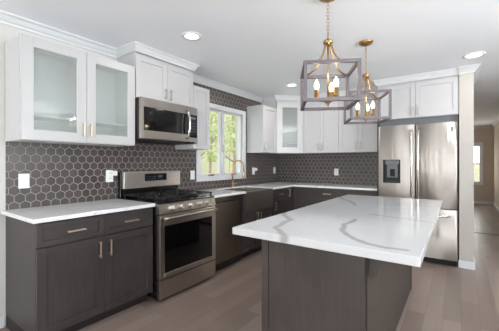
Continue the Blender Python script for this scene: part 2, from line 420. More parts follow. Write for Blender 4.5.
simple_window('added_window_2', 'y', -5.48, 2.65, 5.15, .82, 2.18, 3, 1)  # unseen window, added for the front uplight
simple_window('added_window_6', 'y', -5.48, 2.05, 2.33, .12, 2.05, 1, 1)  # unseen narrow window, added for the fridge streak lamp
simple_window('added_door_1', 'y', -5.48, .65, 1.45, .12, 2.05, 1, 1)  # unseen glass door, added for the door uplight
simple_window('added_window_3', 'x', 5.78, -1.0, 1.8, .85, 2.15, 3, -1)  # unseen window, added for the right uplight
simple_window('window_4', 'y', 10.9, 2.60, 3.46, .66, 1.85, 1, -1)
simple_window('added_window_5', 'x', 0, 7.5, 9.1, .8, 2.0, 2, 1)  # unseen window, added to help light the far room

# ------------------------------------------------------------------ outdoors seen through the window
m = mat('leaf_litter', (172, 140, 120), .95); t = NT(m)
t.put(t.b.inputs['Base Color'], t.mix(t.ramp(t.noise(t.pos(), 1.1, 5, .7), .35, .65), lin((196, 168, 152)), lin((168, 184, 128)))); M['litter'] = m
M['bark'] = wood('tree_bark', (160, 142, 128), (200, 182, 168), 'z', .9)
m = mat('spring_leaves', (150, 180, 90), .7); t = NT(m)
t.put(t.b.inputs['Base Color'], t.mix(t.noise(t.pos(), 2.5, 3), lin((168, 190, 118)), lin((226, 230, 176)))); m.node_tree.nodes['Principled BSDF'].inputs['Transmission Weight'].default_value = 0; M['leaf'] = m
bm = boxes((-60, -.15, -10, 70, -1.0, -.9)); g = struct('ground', bm, 'litter')
bm = bmesh.new(); NX, NY = 24, 40; V = {}
for a in range(NX+1):
    for b in range(NY+1):
        x = -8-18*a/NX; y = 2+40*b/NY; V[a, b] = bm.verts.new((x, y, -1.0+10*(1-math.cos(PI*min(1, a/NX)))/2+.5*noise.noise(Vector((x*.3, y*.3, 0)))*min(1, a/3)))
for a in range(NX):
    for b in range(NY): bm.faces.new((V[a, b], V[a+1, b], V[a+1, b+1], V[a, b+1])).smooth = True
bmesh.ops.recalc_face_normals(bm, faces=bm.faces)
struct('hillside', bm, 'litter')
bm = bmesh.new(); V = {}
for a in range(21):
    for b in range(7): V[a, b] = bm.verts.new((-6+a*.8, 16+b*2, -.95+2.2*(1-math.cos(PI*b/6))/2+.3*noise.noise(Vector((a*.5, b*.6, 4)))*(b > 0)))
for a in range(20):
    for b in range(6): bm.faces.new((V[a, b], V[a+1, b], V[a+1, b+1], V[a, b+1])).smooth = True
struct('garden_bank', bm, 'litter')
trees = [(-2.4, 6.0, 9), (-4.3, 7.0, 8), (-3.4, 9.0, 9), (-6.6, 8.6, 10), (-5.6, 11.4, 9), (-8.4, 10.4, 10), (-8.0, 13.4, 10), (-10.5, 15.6, 11), (-10.8, 12.4, 11), (-6.2, 15.0, 10)]
for i, (x, y, h) in enumerate(trees):
    tr = thing('tree', 'slender pale-barked leafy tree in the yard outside the kitchen window', 'tree', (x, y, -.9), 'trees outside the kitchen window')
    bm = BM(); r = random.uniform(.03, .07); lean = random.uniform(-.4, .4)
    pts = [Vector((x+lean*(k/8)**1.5, y+random.uniform(-.05, .05), -.95+h*k/8)) for k in range(9)]
    tube(bm, pts, [r*(1-.08*k) for k in range(9)], 8)
    for k in range(9):
        p = pts[random.randint(2, 7)]; a = random.uniform(0, 2*PI); L = random.uniform(.3, .7)
        tube(bm, [p, p+Vector((math.cos(a)*L*.5, math.sin(a)*L*.5, L*.3)), p+Vector((math.cos(a)*L, math.sin(a)*L, L*.8))], [.03, .02, .008], 5)
    part('trunk', bm, 'bark', tr)
    bm = BM()
    for k in range(1500):
        z = h*random.uniform(.28, 1.02)-.9; rr = random.uniform(.1, .8)*(.5+.5*math.sin(PI*min(1, max(0, (z+.9)/h))))
        a = random.uniform(0, 2*PI); c = Vector((x+rr*math.cos(a), y+rr*math.sin(a), z)); s = random.uniform(.05, .12)
        R = Matrix.Rotation(random.uniform(0, PI), 3, Vector((random.gauss(0, 1), random.gauss(0, 1), random.gauss(0, 1))).normalized())
        bm.faces.new([bm.verts.new(c+R@Vector(q)) for q in ((-s, 0, 0), (0, -s*.5, 0), (s, 0, 0), (0, s*.5, 0))])
    part('foliage', bm, 'leaf', tr)

# ------------------------------------------------------------------ backsplash
bm = BM(); T = .008
for b in ((0, .925, .60, 1.46), (.925, 1.69, .85, 2.3), (1.69, 2.057, .90, 2.368), (2.057, 3.173, .90, 1.03), (2.057, 3.173, 2.133, 2.368), (3.173, 3.675, .90, 2.368), (3.675, YB, .90, 1.46)):
    box(bm, .0005, T, b[0]+(.0 if b[0] else 0), b[1], max(b[2], .884), b[3])
single('tile_backsplash', bm, 'hexy', 'grey hexagon tile backsplash with pale grout on the window wall', 'backsplash', base=(0, 2.1, .884))
bm = BM(); box(bm, T, 1.975, YB-T, YB-.0005, .884, 1.46)
single('tile_backsplash', bm, 'hexx', 'grey hexagon tile backsplash on the back wall left of the fridge', 'backsplash', base=(1, YB, .884))

# ------------------------------------------------------------------ base cabinets
CT = .884
def base_body(root, x0, x1, y0, y1, m='dark', toe='x', z1=CT, tz=.095, td=.07):
    bm = BM(); box(bm, x0, x1, y0, y1, tz, z1-.0005, .0008); part('body', bm, m, root)
    if toe == 'x': tb = (x0+.01, x1-td, y0+.001, y1-.001, 0, tz)
    else: tb = (x0+.001, x1-.001, y0+td, y1-.01, 0, tz)
    part('toe_kick', boxes(tb), 'toekick', root)
XF = .59
r = thing('base_cabinet', 'dark-stained two-door two-drawer base cabinet left of the stainless range', 'cabinet', (.3, .46, 0))
base_body(r, 0.002, XF, 0, .918)
F = FX(XF)
for (a, b, hu, dh) in ((0, .459, .245, .418), (.459, .918, .690, .502)):
    d = shaker(r, 'drawer', F, a, b, .712, .872, 'darkh', rail=.038); pull(d, F, hu, .792, .128, False, 'champagne')
    d = shaker(r, 'door', F, a, b, .10, .706, 'dark', rail=.060); pull(d, F, dh, .61, .128, True, 'champagne')
# sink cabinet
r = thing('sink_cabinet', 'dark two-door sink cabinet under the stainless apron sink', 'cabinet', (.3, 2.66, 0))
bm = BM(); box(bm, .002, XF, 2.305, 2.318, .095, CT-.001); box(bm, .002, XF, 3.002, 3.015, .095, CT-.001); box(bm, .002, XF, 2.318, 3.002, .095, .11); box(bm, .57, XF, 2.318, 3.002, .56, .628)
for a, b in ((2.3055, 2.3225), (2.998, 3.0145)): part('stile', boxes((.575, .655 if a < 2.5 else .638, a, b, .628, CT-.001)), 'dark', r)
part('body', bm, 'dark', r); part('toe_kick', boxes((.012, .52, 2.306, 3.014, 0, .095)), 'toekick', r)
for a, b, hu in ((2.305, 2.66, 2.625), (2.66, 3.015, 2.695)):
    d = shaker(r, 'door', F, a, b, .10, .625, 'dark'); pull(d, F, hu, .54, .128, True, 'champagne')
r = thing('base_cabinet', 'dark base cabinet with one drawer over one door, right of the apron sink', 'cabinet', (.3, 3.27, 0))
base_body(r, .002, XF, 3.017, 3.525)
d = shaker(r, 'drawer', F, 3.06, 3.525, .712, .872, 'darkh', rail=.038); pull(d, F, 3.30, .792, .128, False, 'champagne')
d = shaker(r, 'door', F, 3.06, 3.525, .10, .706, 'dark'); pull(d, F, 3.115, .62, .128, True, 'champagne')
r = thing('corner_base_cabinet', 'dark corner base cabinet with two full-height doors meeting in the corner', 'cabinet', (.3, 4.0, 0))
bm = BM(); box(bm, .002, XF, 3.527, YB-.002, .095, CT-.0005); box(bm, XF, .862, 3.755, YB-.002, .095, CT-.0005); part('body', bm, 'dark', r)
part('toe_kick', boxes((.012, .52, 3.527, YB-.01, 0, .095), (.52, .861, 3.825, YB-.01, 0, .095)), 'toekick', r)
d = shaker(r, 'door', F, 3.527, 3.733, .10, .872, 'dark', rail=.04); pull(d, F, 3.565, .79, .128, True, 'champagne')
G = FYm(3.755)
d = shaker(r, 'door', G, .612, .862, .10, .872, 'espresso', rail=.045)
for (a, b, lab) in ((.864, 1.515, 'dark base cabinet with a wide top drawer, middle of the back wall run'), (1.517, 1.955, 'dark narrow base cabinet with a top drawer, beside the fridge')):
    r = thing('base_cabinet', lab, 'cabinet', ((a+b)/2, 4.05, 0)); base_body(r, a, b if b < 1.9 else 1.955, 3.755, YB-.002, 'espresso', 'y')
    d = shaker(r, 'drawer', G, a, b, .712, .872, 'espresso', rail=.038); pull(d, G, (a+b)/2+.02, .792, .128, False, 'champagne')
    if b-a > .5:
        mid = (a+b)/2
        d = shaker(r, 'door', G, a, mid, .10, .706, 'espresso'); pull(d, G, mid-.035, .61, .128, True, 'champagne')
        d = shaker(r, 'door', G, mid, b, .10, .706, 'espresso'); pull(d, G, mid+.035, .61, .128, True, 'champagne')
    else:
        d = shaker(r, 'door', G, a, b, .10, .706, 'espresso'); pull(d, G, a+.035, .61, .128, True, 'champagne')
# countertops
bm = BM(); box(bm, .010, .640, -.03, .9225, CT, .914, .003)
single('countertop', bm, 'quartz', 'short white quartz countertop left of the range', 'countertop')
def poly_slab(poly, z0, z1, bev=.003):
    bm = bmesh.new(); vs = [bm.verts.new((x, y, z1)) for x, y in poly]; f = bm.faces.new(vs)
    e = bmesh.ops.extrude_face_region(bm, geom=[f]); bmesh.ops.translate(bm, verts=[v for v in e['geom'] if isinstance(v, bmesh.types.BMVert)], vec=(0, 0, z0-z1))
    bmesh.ops.recalc_face_normals(bm, faces=bm.faces)
    bmesh.ops.bevel(bm, geom=list(bm.edges), offset=bev, segments=1, affect='EDGES'); return bm
bm = poly_slab([(.010, 1.6925), (.640, 1.6925), (.640, 2.3228), (.135, 2.322), (.135, 2.998), (.640, 2.998), (.640, 3.705), (1.9555, 3.705), (1.9555, YB-.010), (.010, YB-.010)], CT, .914)
single('countertop', bm, 'quartz', 'long L-shaped white quartz countertop around the sink and corner', 'countertop', base=(.3, 3.5, CT))
# sink
r = thing('farmhouse_sink', 'stainless apron-front farmhouse sink below the window', 'sink', (.4, 2.66, .63))
bm = BM(); y0, y1 = 2.3235, 2.9965; w = .012
box(bm, .640, .656, y0, y1, .632, .905, .006, seg=2)
part('apron', bm, 'steelrange', r)
bm = BM(); box(bm, .145, .640, y0, y0+w, .66, .902); box(bm, .145, .640, y1-w, y1, .66, .902); box(bm, .145, .145+w, y0+w, y1-w, .66, .902); box(bm, .628, .640, y0+w, y1-w, .66, .902); box(bm, .145, .640, y0, y1, .648, .66)
part('basin', bm, 'steel', r)
bm = BM(); lathe(bm, [(.045, .661), (.045, .664), (.03, .664), (.028, .662)], 20, Matrix.Translation((.38, 2.66, 0))); part('drain', bm, 'chrome', r)
# faucet
r = thing('faucet', 'brass gooseneck pull-down faucet behind the apron sink', 'faucet', (.095, 2.735, .914))
bm = BM(); lathe(bm, [(.028, 0), (.028, .008), (.018, .014), (.018, .07), (.015, .075), (.0145, .09)], 20, Matrix.Translation((.095, 2.735, .914)))
part('base', bm, 'brass', r)
bm = BM(); pts = [(.095, 2.735, 1.0), (.095, 2.735, 1.12), (.095, 2.735, 1.235)]
dx, dy = .85, .53
for k in range(1, 13):
    a = PI*k/12; q = .085*(1-math.cos(a)); pts.append((.095+dx*q, 2.735+dy*q, 1.235+.085*math.sin(a)))
pts.append((.095+dx*.17, 2.735+dy*.17, 1.14)); tube(bm, pts, .0115, 12); part('spout', bm, 'brass', r)
bm = BM(); lathe(bm, [(.013, 1.16), (.017, 1.145), (.019, 1.05), (.017, 1.04), (.012, 1.038)], 16, Matrix.Translation((.095+dx*.17, 2.735+dy*.17, 0))); part('spray_head', bm, 'brass', r)
bm = BM(); tube(bm, [(.095, 2.75, .96), (.095, 2.775, .962), (.11, 2.83, .975)], [.010, .008, .005], 10); part('lever', bm, 'brass', r)

# ------------------------------------------------------------------ dishwasher
r = thing('dishwasher', 'stainless dishwasher between the range and the sink cabinet', 'dishwasher', (.3, 2.0, 0))
part('body', boxes((.03, .578, 1.70, 2.296, .02, .878)), 'toekick', r)
part('kick_plate', boxes((.50, .545, 1.702, 2.294, .0, .10)), 'toekick', r)
bm = BM(); box(bm, .579, .612, 1.696, 2.300, .105, .812, .004, seg=2); dw = part('door', bm, 'steeldark', r)
bm = BM(); box(bm, .579, .612, 1.696, 2.300, .822, .880, .004, seg=2); part('control_strip', bm, 'steeldark', r)
bm = BM(); box(bm, .59, .606, 1.70, 2.296, .812, .822); part('pocket_handle', bm, 'black', r)
bm = BM(); box(bm, .6121, .6145, 2.150, 2.192, .788, .800, .001); part('badge_or_glint', bm, 'chrome', r)  # small chrome chip put in as the glint on the door

# ------------------------------------------------------------------ range
RY0, RY1 = .9265, 1.6885; RX = .645
r = thing('gas_range', 'stainless freestanding gas range with black cooktop and five knobs', 'range', (.33, (RY0+RY1)/2, 0))
bm = BM(); box(bm, .03, RX, RY0, RY1, .035, .905, .002); part('body', bm, 'black', r)
for x in (.08, .58):
    for y in (RY0+.05, RY1-.05):
        bm = BM(); lathe(bm, [(.02, 0), (.02, .02), (.012, .036)], 12, Matrix.Translation((x, y, 0))); part('foot', bm, 'rubber', r)
bm = BM(); box(bm, .02, .672, RY0, RY1, .905, .918, .003)
box(bm, .02, .035, RY0, RY1, .918, .924)
part('cooktop', bm, 'black', r)
# burners + grates
for k, (x, y, rad) in enumerate(((.20, RY0+.16, .036), (.49, RY0+.16, .046), (.345, (RY0+RY1)/2, .04), (.20, RY1-.16, .036), (.49, RY1-.16, .05))):
    bm = BM(); lathe(bm, [(rad+.012, .918), (rad+.01, .926), (rad, .928), (rad, .936), (rad-.01, .939), (.002, .939)], 20, Matrix.Translation((x, y, 0))); part('burner', bm, 'iron', r)
def grate(y0, y1):
    bm = BM(); g = .0065; z0, z1 = .948, .960; x0, x1 = .095, .648
    for y in (y0, y1-2*g): box(bm, x0, x1, y, y+2*g, z0, z1, .002)
    for x in (x0, x1-2*g, (x0+x1)/2-g): box(bm, x, x+2*g, y0+2*g, y1-2*g, z0, z1, .002)
    yc = (y0+y1)/2
    for cx in (.20, .49):
        for a in range(4):
            an = PI/4+a*PI/2; p = Vector((cx, yc, .956)); d = Vector((math.cos(an), math.sin(an), 0))
            tube(bm, [p+d*.03, p+d*.12], .006, 6)
        box(bm, cx-.12, cx-.03, yc-g*.8, yc+g*.8, z0, z1+.002); box(bm, cx+.03, cx+.12, yc-g*.8, yc+g*.8, z0, z1+.002)
    for x in (x0+.01, x1-.02):
        for y in (y0+.006, y1-.012): box(bm, x, x+.012, y-.004, y+.008, .918, z0)
    part('grate', bm, 'iron', r)
w3 = (RY1-RY0-.02)/3
for i in range(3): grate(RY0+.01+i*w3+.002, RY0+.01+(i+1)*w3-.002)
# backguard
bm = BM(); box(bm, .02, .062, RY0, RY1, .918, 1.185, .004); part('backguard', bm, 'black', r)
bm = BM(); box(bm, .062, .112, RY0+.006, RY1-.002, 1.015, 1.190, .010, seg=3); bg_ = part('backguard_panel', bm, 'steelfridge', r)
bm = BM(); box(bm, .1125, .1145, 1.180, 1.475, 1.085, 1.165, .0008); dsp = part('display', bm, 'blackglass', bg_)
bm = BM()
for j in range(4): box(bm, .1146, .1149, 1.205+j*.033, 1.222+j*.033, 1.105, 1.109); box(bm, .1146, .1149, 1.205+j*.033, 1.222+j*.033, 1.128, 1.132)
for j in range(3): box(bm, .1146, .1149, 1.36+j*.018, 1.370+j*.018, 1.12, 1.142)
part('display_marks', bm, 'led', dsp)
# control panel, slanted
bm = BM(); prism(bm, [(.645, .812), (.690, .812), (.688, .828), (.674, .898), (.666, .904), (.645, .904)], RY0, RY1, lambda u, v, a: Vector((u, a, v)))
cp = part('control_panel', bm, 'steelrange', r)
bm = BM()
for yk in (1.075, 1.178, 1.308, 1.442, 1.545):
    Q = Matrix.Translation((.681, yk, .860)) @ Matrix.Rotation(math.radians(79), 4, 'Y')
    bm = BM(); lathe(bm, [(.031, 0), (.031, .006), (.026, .009), (.024, .034), (.020, .039), (.003, .039)], 22, Q)
    t2 = Matrix.Translation((.681, yk, .860)) @ Matrix.Rotation(math.radians(79), 4, 'Y'); box(bm, -.022, .022, -.006, .006, .036, .048, .002, t2)
    part('knob', bm, 'knobmetal', r)
# oven door
D0, D1 = RY0+.004, RY1-.004
bm = BM()
for b in ((.648, .692, D0, D0+.055, .215, .800), (.648, .692, D1-.055, D1, .215, .800), (.648, .692, D0+.055, D1-.055, .215, .262), (.648, .692, D0+.055, D1-.055, .700, .800)): box(bm, *b, bev=.002)
dd = part('oven_door', bm, 'steelrange', r)
part('oven_window', boxes((.660, .688, D0+.054, D1-.054, .261, .701)), 'blackglass', dd)
bm = BM(); tube(bm, [(.722, D0+.015+i*(D1-D0-.03)/10, .772+0*i) for i in range(11)], .014, 12, .8)
for y in (D0+.03, D1-.03): box(bm,   .690, .724, y-.014, y+.014, .762, .782, .003)
part('handle', bm, 'steelrange', dd)
bm = BM(); box(bm, .648, .690, D0, D1, .035, .205, .004, seg=2); part('drawer', bm, 'steelrange', r)

# ------------------------------------------------------------------ wall cabinets
def upper_body(root, x0, x1, y0, y1, z0, z1, m='white'): part('body', boxes((x0, x1, y0, y1, z0, z1), bev=.001), m, root)
ZU = 1.452; XU = .312
# glass door cabinet
r = thing('glass_door_wall_cabinet', 'white wall cabinet with two glass doors above the short countertop', 'cabinet', (.16, .46, ZU))
bm = BM(); t_ = .018
for b in ((.009, XU, 0, t_, ZU, 2.225), (.009, XU, .918-t_, .918, ZU, 2.225), (.009, XU, t_, .918-t_, ZU, ZU+t_), (.009, XU, t_, .918-t_, 2.225-t_, 2.225), (.009, .016, t_, .918-t_, ZU+t_, 2.225-t_)):
    box(bm, *b, bev=.0006)
part('carcass', bm, 'interior', r)
part('side_panel', boxes((.0085, XU, -.006, -.0004, ZU-.003, 2.226)), 'white', r)
for z in (1.64,): part('shelf', boxes((.018, .27, t_+.001, .918-t_-.001, z, z+.016)), 'interior', r)
F = FX(XU+.001)
for a, b, hu in ((0, .459, .430), (.459, .918, .488)):
    d = shaker(r, 'door', F, a, b, ZU+.002, 2.222, 'white', rail=.076, glass=True); pull(d, F, hu, 1.56, .115, True, 'champagne')
CP2 = [(u*.72, v*.95) for u, v in CP]
# microwave cabinet
r = thing('wall_cabinet', 'white two-door wall cabinet with crown reaching the ceiling above the microwave', 'cabinet', (.16, 1.3, 1.925))
upper_body(r, .0085, XU, .9265, 1.6905, 1.925, ZC-.001)
for a, b, hu in ((.9265, 1.3085, 1.272), (1.3085, 1.6905, 1.345)):
    d = shaker(r, 'door', F, a, b, 1.928, 2.355, 'white', rail=.057); pull(d, F, hu, 2.018, .11, True, 'nickel')
part('crown', crown_path('c', [(.0, .9245), (XU+.022, .9245), (XU+.022, 1.6925), (.0, 1.6925)], prof=CP2), 'trim', r)
# narrow cabinet
r = thing('wall_cabinet', 'narrow single-door white wall cabinet between the microwave and the window', 'cabinet', (.16, 1.83, ZU))
upper_body(r, .0085, XU, 1.6925, 1.972, ZU, 2.212)
d = shaker(r, 'door', F, 1.6925, 1.972, ZU+.002, 2.210, 'white', rail=.05); pull(d, F, 1.72, 1.56, .115, True, 'nickel')
# left wall cabinet beside the corner
r = thing('wall_cabinet', 'single-door white wall cabinet between the window and the angled corner cabinet', 'cabinet', (.16, 3.44, ZU))
upper_body(r, .0085, XU, 3.222, 3.668, ZU, 2.225)
d = shaker(r, 'door', F, 3.222, 3.668, ZU+.002, 2.222, 'white'); pull(d, F, 3.262, 1.56, .115, True, 'nickel')
# corner diagonal cabinet
r = thing('corner_wall_cabinet', 'tall angled corner wall cabinet with a glass door, reaching the ceiling', 'cabinet', (.3, 4.1, ZU))
ca, cb = (.312, 3.672), (.660, 4.020)
poly = [(.0085, 3.672), ca, cb, (.660, YB-.0085), (.0085, YB-.0085)]
bm = BM()
for z0, z1 in ((ZU, ZU+.018), (2.352, ZC-.001), (1.62, 1.636)): merge(bm, poly_slab(poly, z0, z1, .0005))
box(bm, .0085, .312, 3.672, 3.69, ZU+.018, 2.352); box(bm, .642, .660, 4.02, YB-.0085, ZU+.018, 2.352); box(bm, .0085, .02, 3.69, YB-.0085, ZU+.018, 2.352); box(bm, .02, .642, YB-.02, YB-.0085, ZU+.018, 2.352)
part('carcass', bm, 'white', r)
dv = Vector((cb[0]-ca[0], cb[1]-ca[1], 0)); Ld = dv.length; nv = Vector((dv.y, -dv.x, 0)); FD = frame((ca[0]+nv.normalized().x*.001, ca[1]+nv.normalized().y*.001, 0), dv, nv)
d = shaker(r, 'door', FD, .01, Ld-.01, ZU+.002, 2.352, 'white', rail=.10, glass=True); pull(d, FD, Ld-.05, 1.56, .115, True, 'nickel')
# back wall doubles
GY = 4.032; G = FYm(GY-.001)
for a, b, lab in ((.662, 1.298, 'white two-door wall cabinet next to the angled corner cabinet'), (1.300, 1.955, 'white two-door wall cabinet beside the fridge surround, left of it')):
    r = thing('wall_cabinet', lab, 'cabinet', ((a+b)/2, 4.2, ZU)); upper_body(r, a, b, GY, YB-.0085, ZU, ZC-.001)
    mid = (a+b)/2 + (.0 if a < 1 else -.02)
    d = shaker(r, 'door', G, a, mid, ZU+.002, 2.352, 'white'); pull(d, G, mid-.035, 1.56, .115, True, 'nickel')
    d = shaker(r, 'door', G, mid, b, ZU+.002, 2.352, 'white'); pull(d, G, mid+.035, 1.56, .115, True, 'nickel')
nd = nv.normalized()*.022
struct('trim_6', crown_path('c', [(0.07, 3.672), (ca[0], 3.672), (ca[0]+nd.x, ca[1]+nd.y-.006), (cb[0]+nd.x+.006, cb[1]+nd.y), (.70, GY-.022), (1.955, GY-.022)], prof=CP2), 'trim')
# fridge surround cabinet
FCY = 3.70
r = thing('wall_cabinet', 'deep white two-door cabinet above the refrigerator', 'cabinet', (2.43, 4.0, 1.885))
upper_body(r, 1.957, 2.908, FCY, YB-.001, 1.885, ZC-.001)
G = FYm(FCY-.001)
for a, b, hu in ((1.975, 2.438, 2.405), (2.438, 2.905, 2.472)):
    d = shaker(r, 'door', G, a, b, 1.888, 2.352, 'white'); pull(d, G, hu, 1.975, .11, True, 'nickel')
part('crown', crown_path('c', [(1.957, YB-.3), (1.957, FCY-.022), (2.905, FCY-.022)], prof=CP2), 'trim', r)
r = single('end_panel', boxes((1.957, 1.974, 3.70, YB-.001, 0, 1.884), bev=.001), 'espresso', 'dark tall end panel at the left side of the refrigerator', 'panel')

# ------------------------------------------------------------------ microwave
MX = .405; MY0, MY1 = .930, 1.686; MZ0, MZ1 = 1.512, 1.9235
r = thing('over_range_microwave', 'stainless over-the-range microwave with black window and bowed handle', 'microwave', (.2, 1.3, MZ0))
bm = BM(); box(bm, .009, .372, MY0, MY1, MZ0, MZ1, .003); part('body', bm, 'toekick', r)
bm = BM(); yd = 1.560; wx0, wx1, wz0, wz1 = MY0+.035, 1.455, 1.605, 1.835
for b in ((MY0, wx0, MZ0+.012, MZ1), (wx0, wx1+.09, wz1, MZ1), (wx0, wx1+.09, MZ0+.012, wz0)): box(bm, .373, MX, *b, bev=.002)
dr = part('door', bm, 'steel', r)
part('window', boxes((.375, MX-.002, wx0-.001, wx1+.09, wz0-.001, wz1+.001)), 'blackglass', dr)
bm = BM(); yh = 1.520
pts = [(MX, yh, 1.56), (MX+.030, yh, 1.585), (MX+.046, yh, 1.65), (MX+.050, yh, 1.715), (MX+.046, yh, 1.78), (MX+.030, yh, 1.845), (MX, yh, 1.868)]
tube(bm, pts, .013, 12); part('handle', bm, 'chrome', dr)
for z0, z1 in ((MZ0+.012, wz0-.03), (wz1, MZ1)): part('panel_trim', boxes((.373, MX, 1.548, MY1, z0, z1), bev=.002), 'steel', r)
bm = BM(); box(bm, .373, MX-.0015, 1.548, MY1-.002, wz0-.03, wz1); cpn = part('control_panel', bm, 'blackglass', r)
bm = BM(); box(bm, MX-.001, MX-.0006, 1.575, 1.655, 1.785, 1.812)
for i in range(4):
    for j in range(3): box(bm, MX-.001, MX-.0006, 1.585+j*.026, 1.598+j*.026, 1.64+i*.03, 1.646+i*.03)
part('display_marks', bm, 'led', cpn)
bm = BM(); box(bm, .05, .365, MY0+.02, MY1-.02, MZ0-.006, MZ0-.0005); part('vent_grille', bm, 'iron', r)

# ------------------------------------------------------------------ refrigerator
FX0, FX1, FY = 1.990, 2.893, 3.602
r = thing('refrigerator', 'stainless french-door refrigerator with ice dispenser and bottom freezer drawer', 'refrigerator', (2.44, 3.95, 0))
part('body', boxes((FX0+.004, FX1-.004, 3.69, 4.33, .03, 1.77), bev=.004), 'toekick', r)
for x in (FX0+.06, FX1-.06):
    for y in (3.74, 4.28):
        bm = BM(); lathe(bm, [(.02, 0), (.02, .015), (.012, .031)], 10, Matrix.Translation((x, y, 0))); part('foot', bm, 'rubber', r)
part('base_grille', boxes((FX0+.01, FX1-.01, 3.645, 3.689, .015, .075)), 'rubber', r)
part('top_filler', boxes((FX0-.01, FX1+.008, 3.73, 3.78, 1.772, 1.884), bev=.001), 'greypaint', r, 'grey strip in the gap above the fridge doors')
def curved_door(x0, x1, z0, z1, hole=None, bulge=.012, n=14, c0=None, c1=None):
    """door slab with a softly bowed front; hole = (hx0,hx1,hz0,hz1) left open"""
    bm = bmesh.new(); c0 = x0 if c0 is None else c0; c1 = x1 if c1 is None else c1
    xs = sorted(set([x0+(x1-x0)*i/n for i in range(n+1)]+([hole[0], hole[1]] if hole else [])))
    zs = sorted(set([z0, z1]+([hole[2], hole[3]] if hole else [])))
    def yf(x):
        u = 2*(x-c0)/(c1-c0)-1; e = min(x-x0, x1-x)
        return FY+bulge*u*u + (.010*(1-min(1, e/.012))**2)
    xs = sorted(set(xs+[x0+.004, x0+.012, x1-.004, x1-.012]))
    yb = 3.685; g = {}
    for x in xs:
        for z in zs: g[x, z] = bm.verts.new((x, yf(x), z)); g[x, z, 1] = bm.verts.new((x, yb, z))
    for xa, xb in zip(xs[:-1], xs[1:]):
        for za, zb in zip(zs[:-1], zs[1:]):
            inh = hole and xa >= hole[0]-1e-6 and xb <= hole[1]+1e-6 and za >= hole[2]-1e-6 and zb <= hole[3]+1e-6
            if not inh: bm.faces.new((g[xa, za], g[xb, za], g[xb, zb], g[xa, zb])).smooth = True
            bm.faces.new((g[xa, za, 1], g[xa, zb, 1], g[xb, zb, 1], g[xb, za, 1]))
            if hole and not inh:
                pass
        for z in (zs[0], zs[-1]): bm.faces.new((g[xa, z], g[xb, z], g[xb, z, 1], g[xa, z, 1]))
    for x in (xs[0], xs[-1]):
        for za, zb in zip(zs[:-1], zs[1:]): bm.faces.new((g[x, za], g[x, zb], g[x, zb, 1], g[x, za, 1]))
    bmesh.ops.recalc_face_normals(bm, faces=bm.faces)
    return bm
XM = 2.4415
H = (2.052, 2.268, 1.012, 1.328)
dl = part('door', curved_door(FX0, XM-.003, .712, 1.788, H, c0=FX0-.0, c1=XM), 'steelfridge', r)
drr = part('door', curved_door(XM+.003, FX1, .712, 1.788, c0=XM), 'steelfridge', r)
fz = part('freezer_drawer', curved_door(FX0, FX1, .080, .700, n=24), 'steelfridge', r)
# dispenser
bm = BM(); box(bm, H[0], H[0]+.012, FY-.002, FY+.06, H[2], H[3]); box(bm, H[1]-.012, H[1], FY-.002, FY+.06, H[2], H[3]); box(bm, H[0]+.012, H[1]-.012, FY-.002, FY+.06, H[3]-.05, H[3]); box(bm, H[0]+.012, H[1]-.012, FY+.05, FY+.06, H[2], H[3]-.05); box(bm, H[0]+.012, H[1]-.012, FY-.002, FY+.06, H[2], H[2]+.02)
ds = part('dispenser', bm, 'iron', dl)
bm = BM(); box(bm, 2.085, 2.250, FY-.006, FY-.002, 1.262, 1.318, .001); box(bm, 2.10, 2.235, FY+.012, FY+.048, 1.085, 1.262, .004); part('dispenser_panel', bm, 'greypaint', ds)
bm = BM(); box(bm, 2.14, 2.20, FY+.004, FY+.011, 1.10, 1.20, .003); part('paddle', bm, 'rubber', ds)
for x, d in ((XM-.038, dl), (XM+.038, drr)):
    bm = BM(); tube(bm, [(x, FY-.006, .825), (x, FY-.045, .845), (x, FY-.055, .90), (x, FY-.055, 1.62), (x, FY-.045, 1.69), (x, FY-.006, 1.71)], .0125, 12)
    part('handle', bm, 'chrome', d)
bm = BM(); tube(bm, [(FX0+.08, FY-.002, .622), (FX0+.10, FY-.038, .622), (FX0+.14, FY-.048, .622), (FX1-.14, FY-.048, .622), (FX1-.10, FY-.038, .622), (FX1-.08, FY-.002, .622)], .0125, 12); part('handle', bm, 'chrome', fz)
# round maker's badge, as on the door
bm = BM(); Q = Matrix.Translation((2.828, FY+.009, 1.70)) @ Matrix.Rotation(PI/2, 4, 'X')
lathe(bm, [(.028, 0), (.028, .003), (.002, .003)], 24, Q); bd = part('badge_or_glint', bm, 'iron', drr)
bm = BM(); tube(bm, [(2.828+.018*math.cos(a), FY+.0052, 1.70+.018*math.sin(a)) for a in [math.radians(60+i*15) for i in range(21)]], .0022, 6)
box(bm, 2.828, 2.846, FY+.004, FY+.006, 1.699, 1.703); box(bm, 2.824, 2.828, FY+.004, FY+.006, 1.69, 1.71); part('badge_mark', bm, 'chrome', bd)

# ------------------------------------------------------------------ island
BX0, BX1, BY0, BY1 = 1.866, 2.505, .812, 2.61; IT = .874
r = thing('kitchen_island', 'dark-stained kitchen island base with plain end panels and brackets', 'island', (2.18, 1.7, 0))
bm = BM(); box(bm, BX0+.02, BX1-.006, BY0+.012, BY1-.012, .095, IT-.0005); box(bm, BX0+.08, BX1-.006, BY0+.012, BY1-.012, 0, .095); part('body', bm, 'espresso', r)
bm = BM(); box(bm, BX0+.052, BX1, BY0+.004, BY0+.012, 0, IT-.0005, .001); part('end_panel', bm, 'espresso', r)
bm = BM(); box(bm, BX0, BX0+.05, BY0, BY0+.012, 0, IT-.0005, .001); part('corner_stile', bm, 'espresso', r)
bm = BM(); box(bm, BX0, BX1, BY1-.012, BY1, 0, IT-.0005, .001); part('end_panel', bm, 'espresso', r)
bm = BM(); box(bm, BX1-.006, BX1+.004, BY0+.03, BY1-.02, 0, IT-.0005, .001); part('side_panel', bm, 'espresso', r)
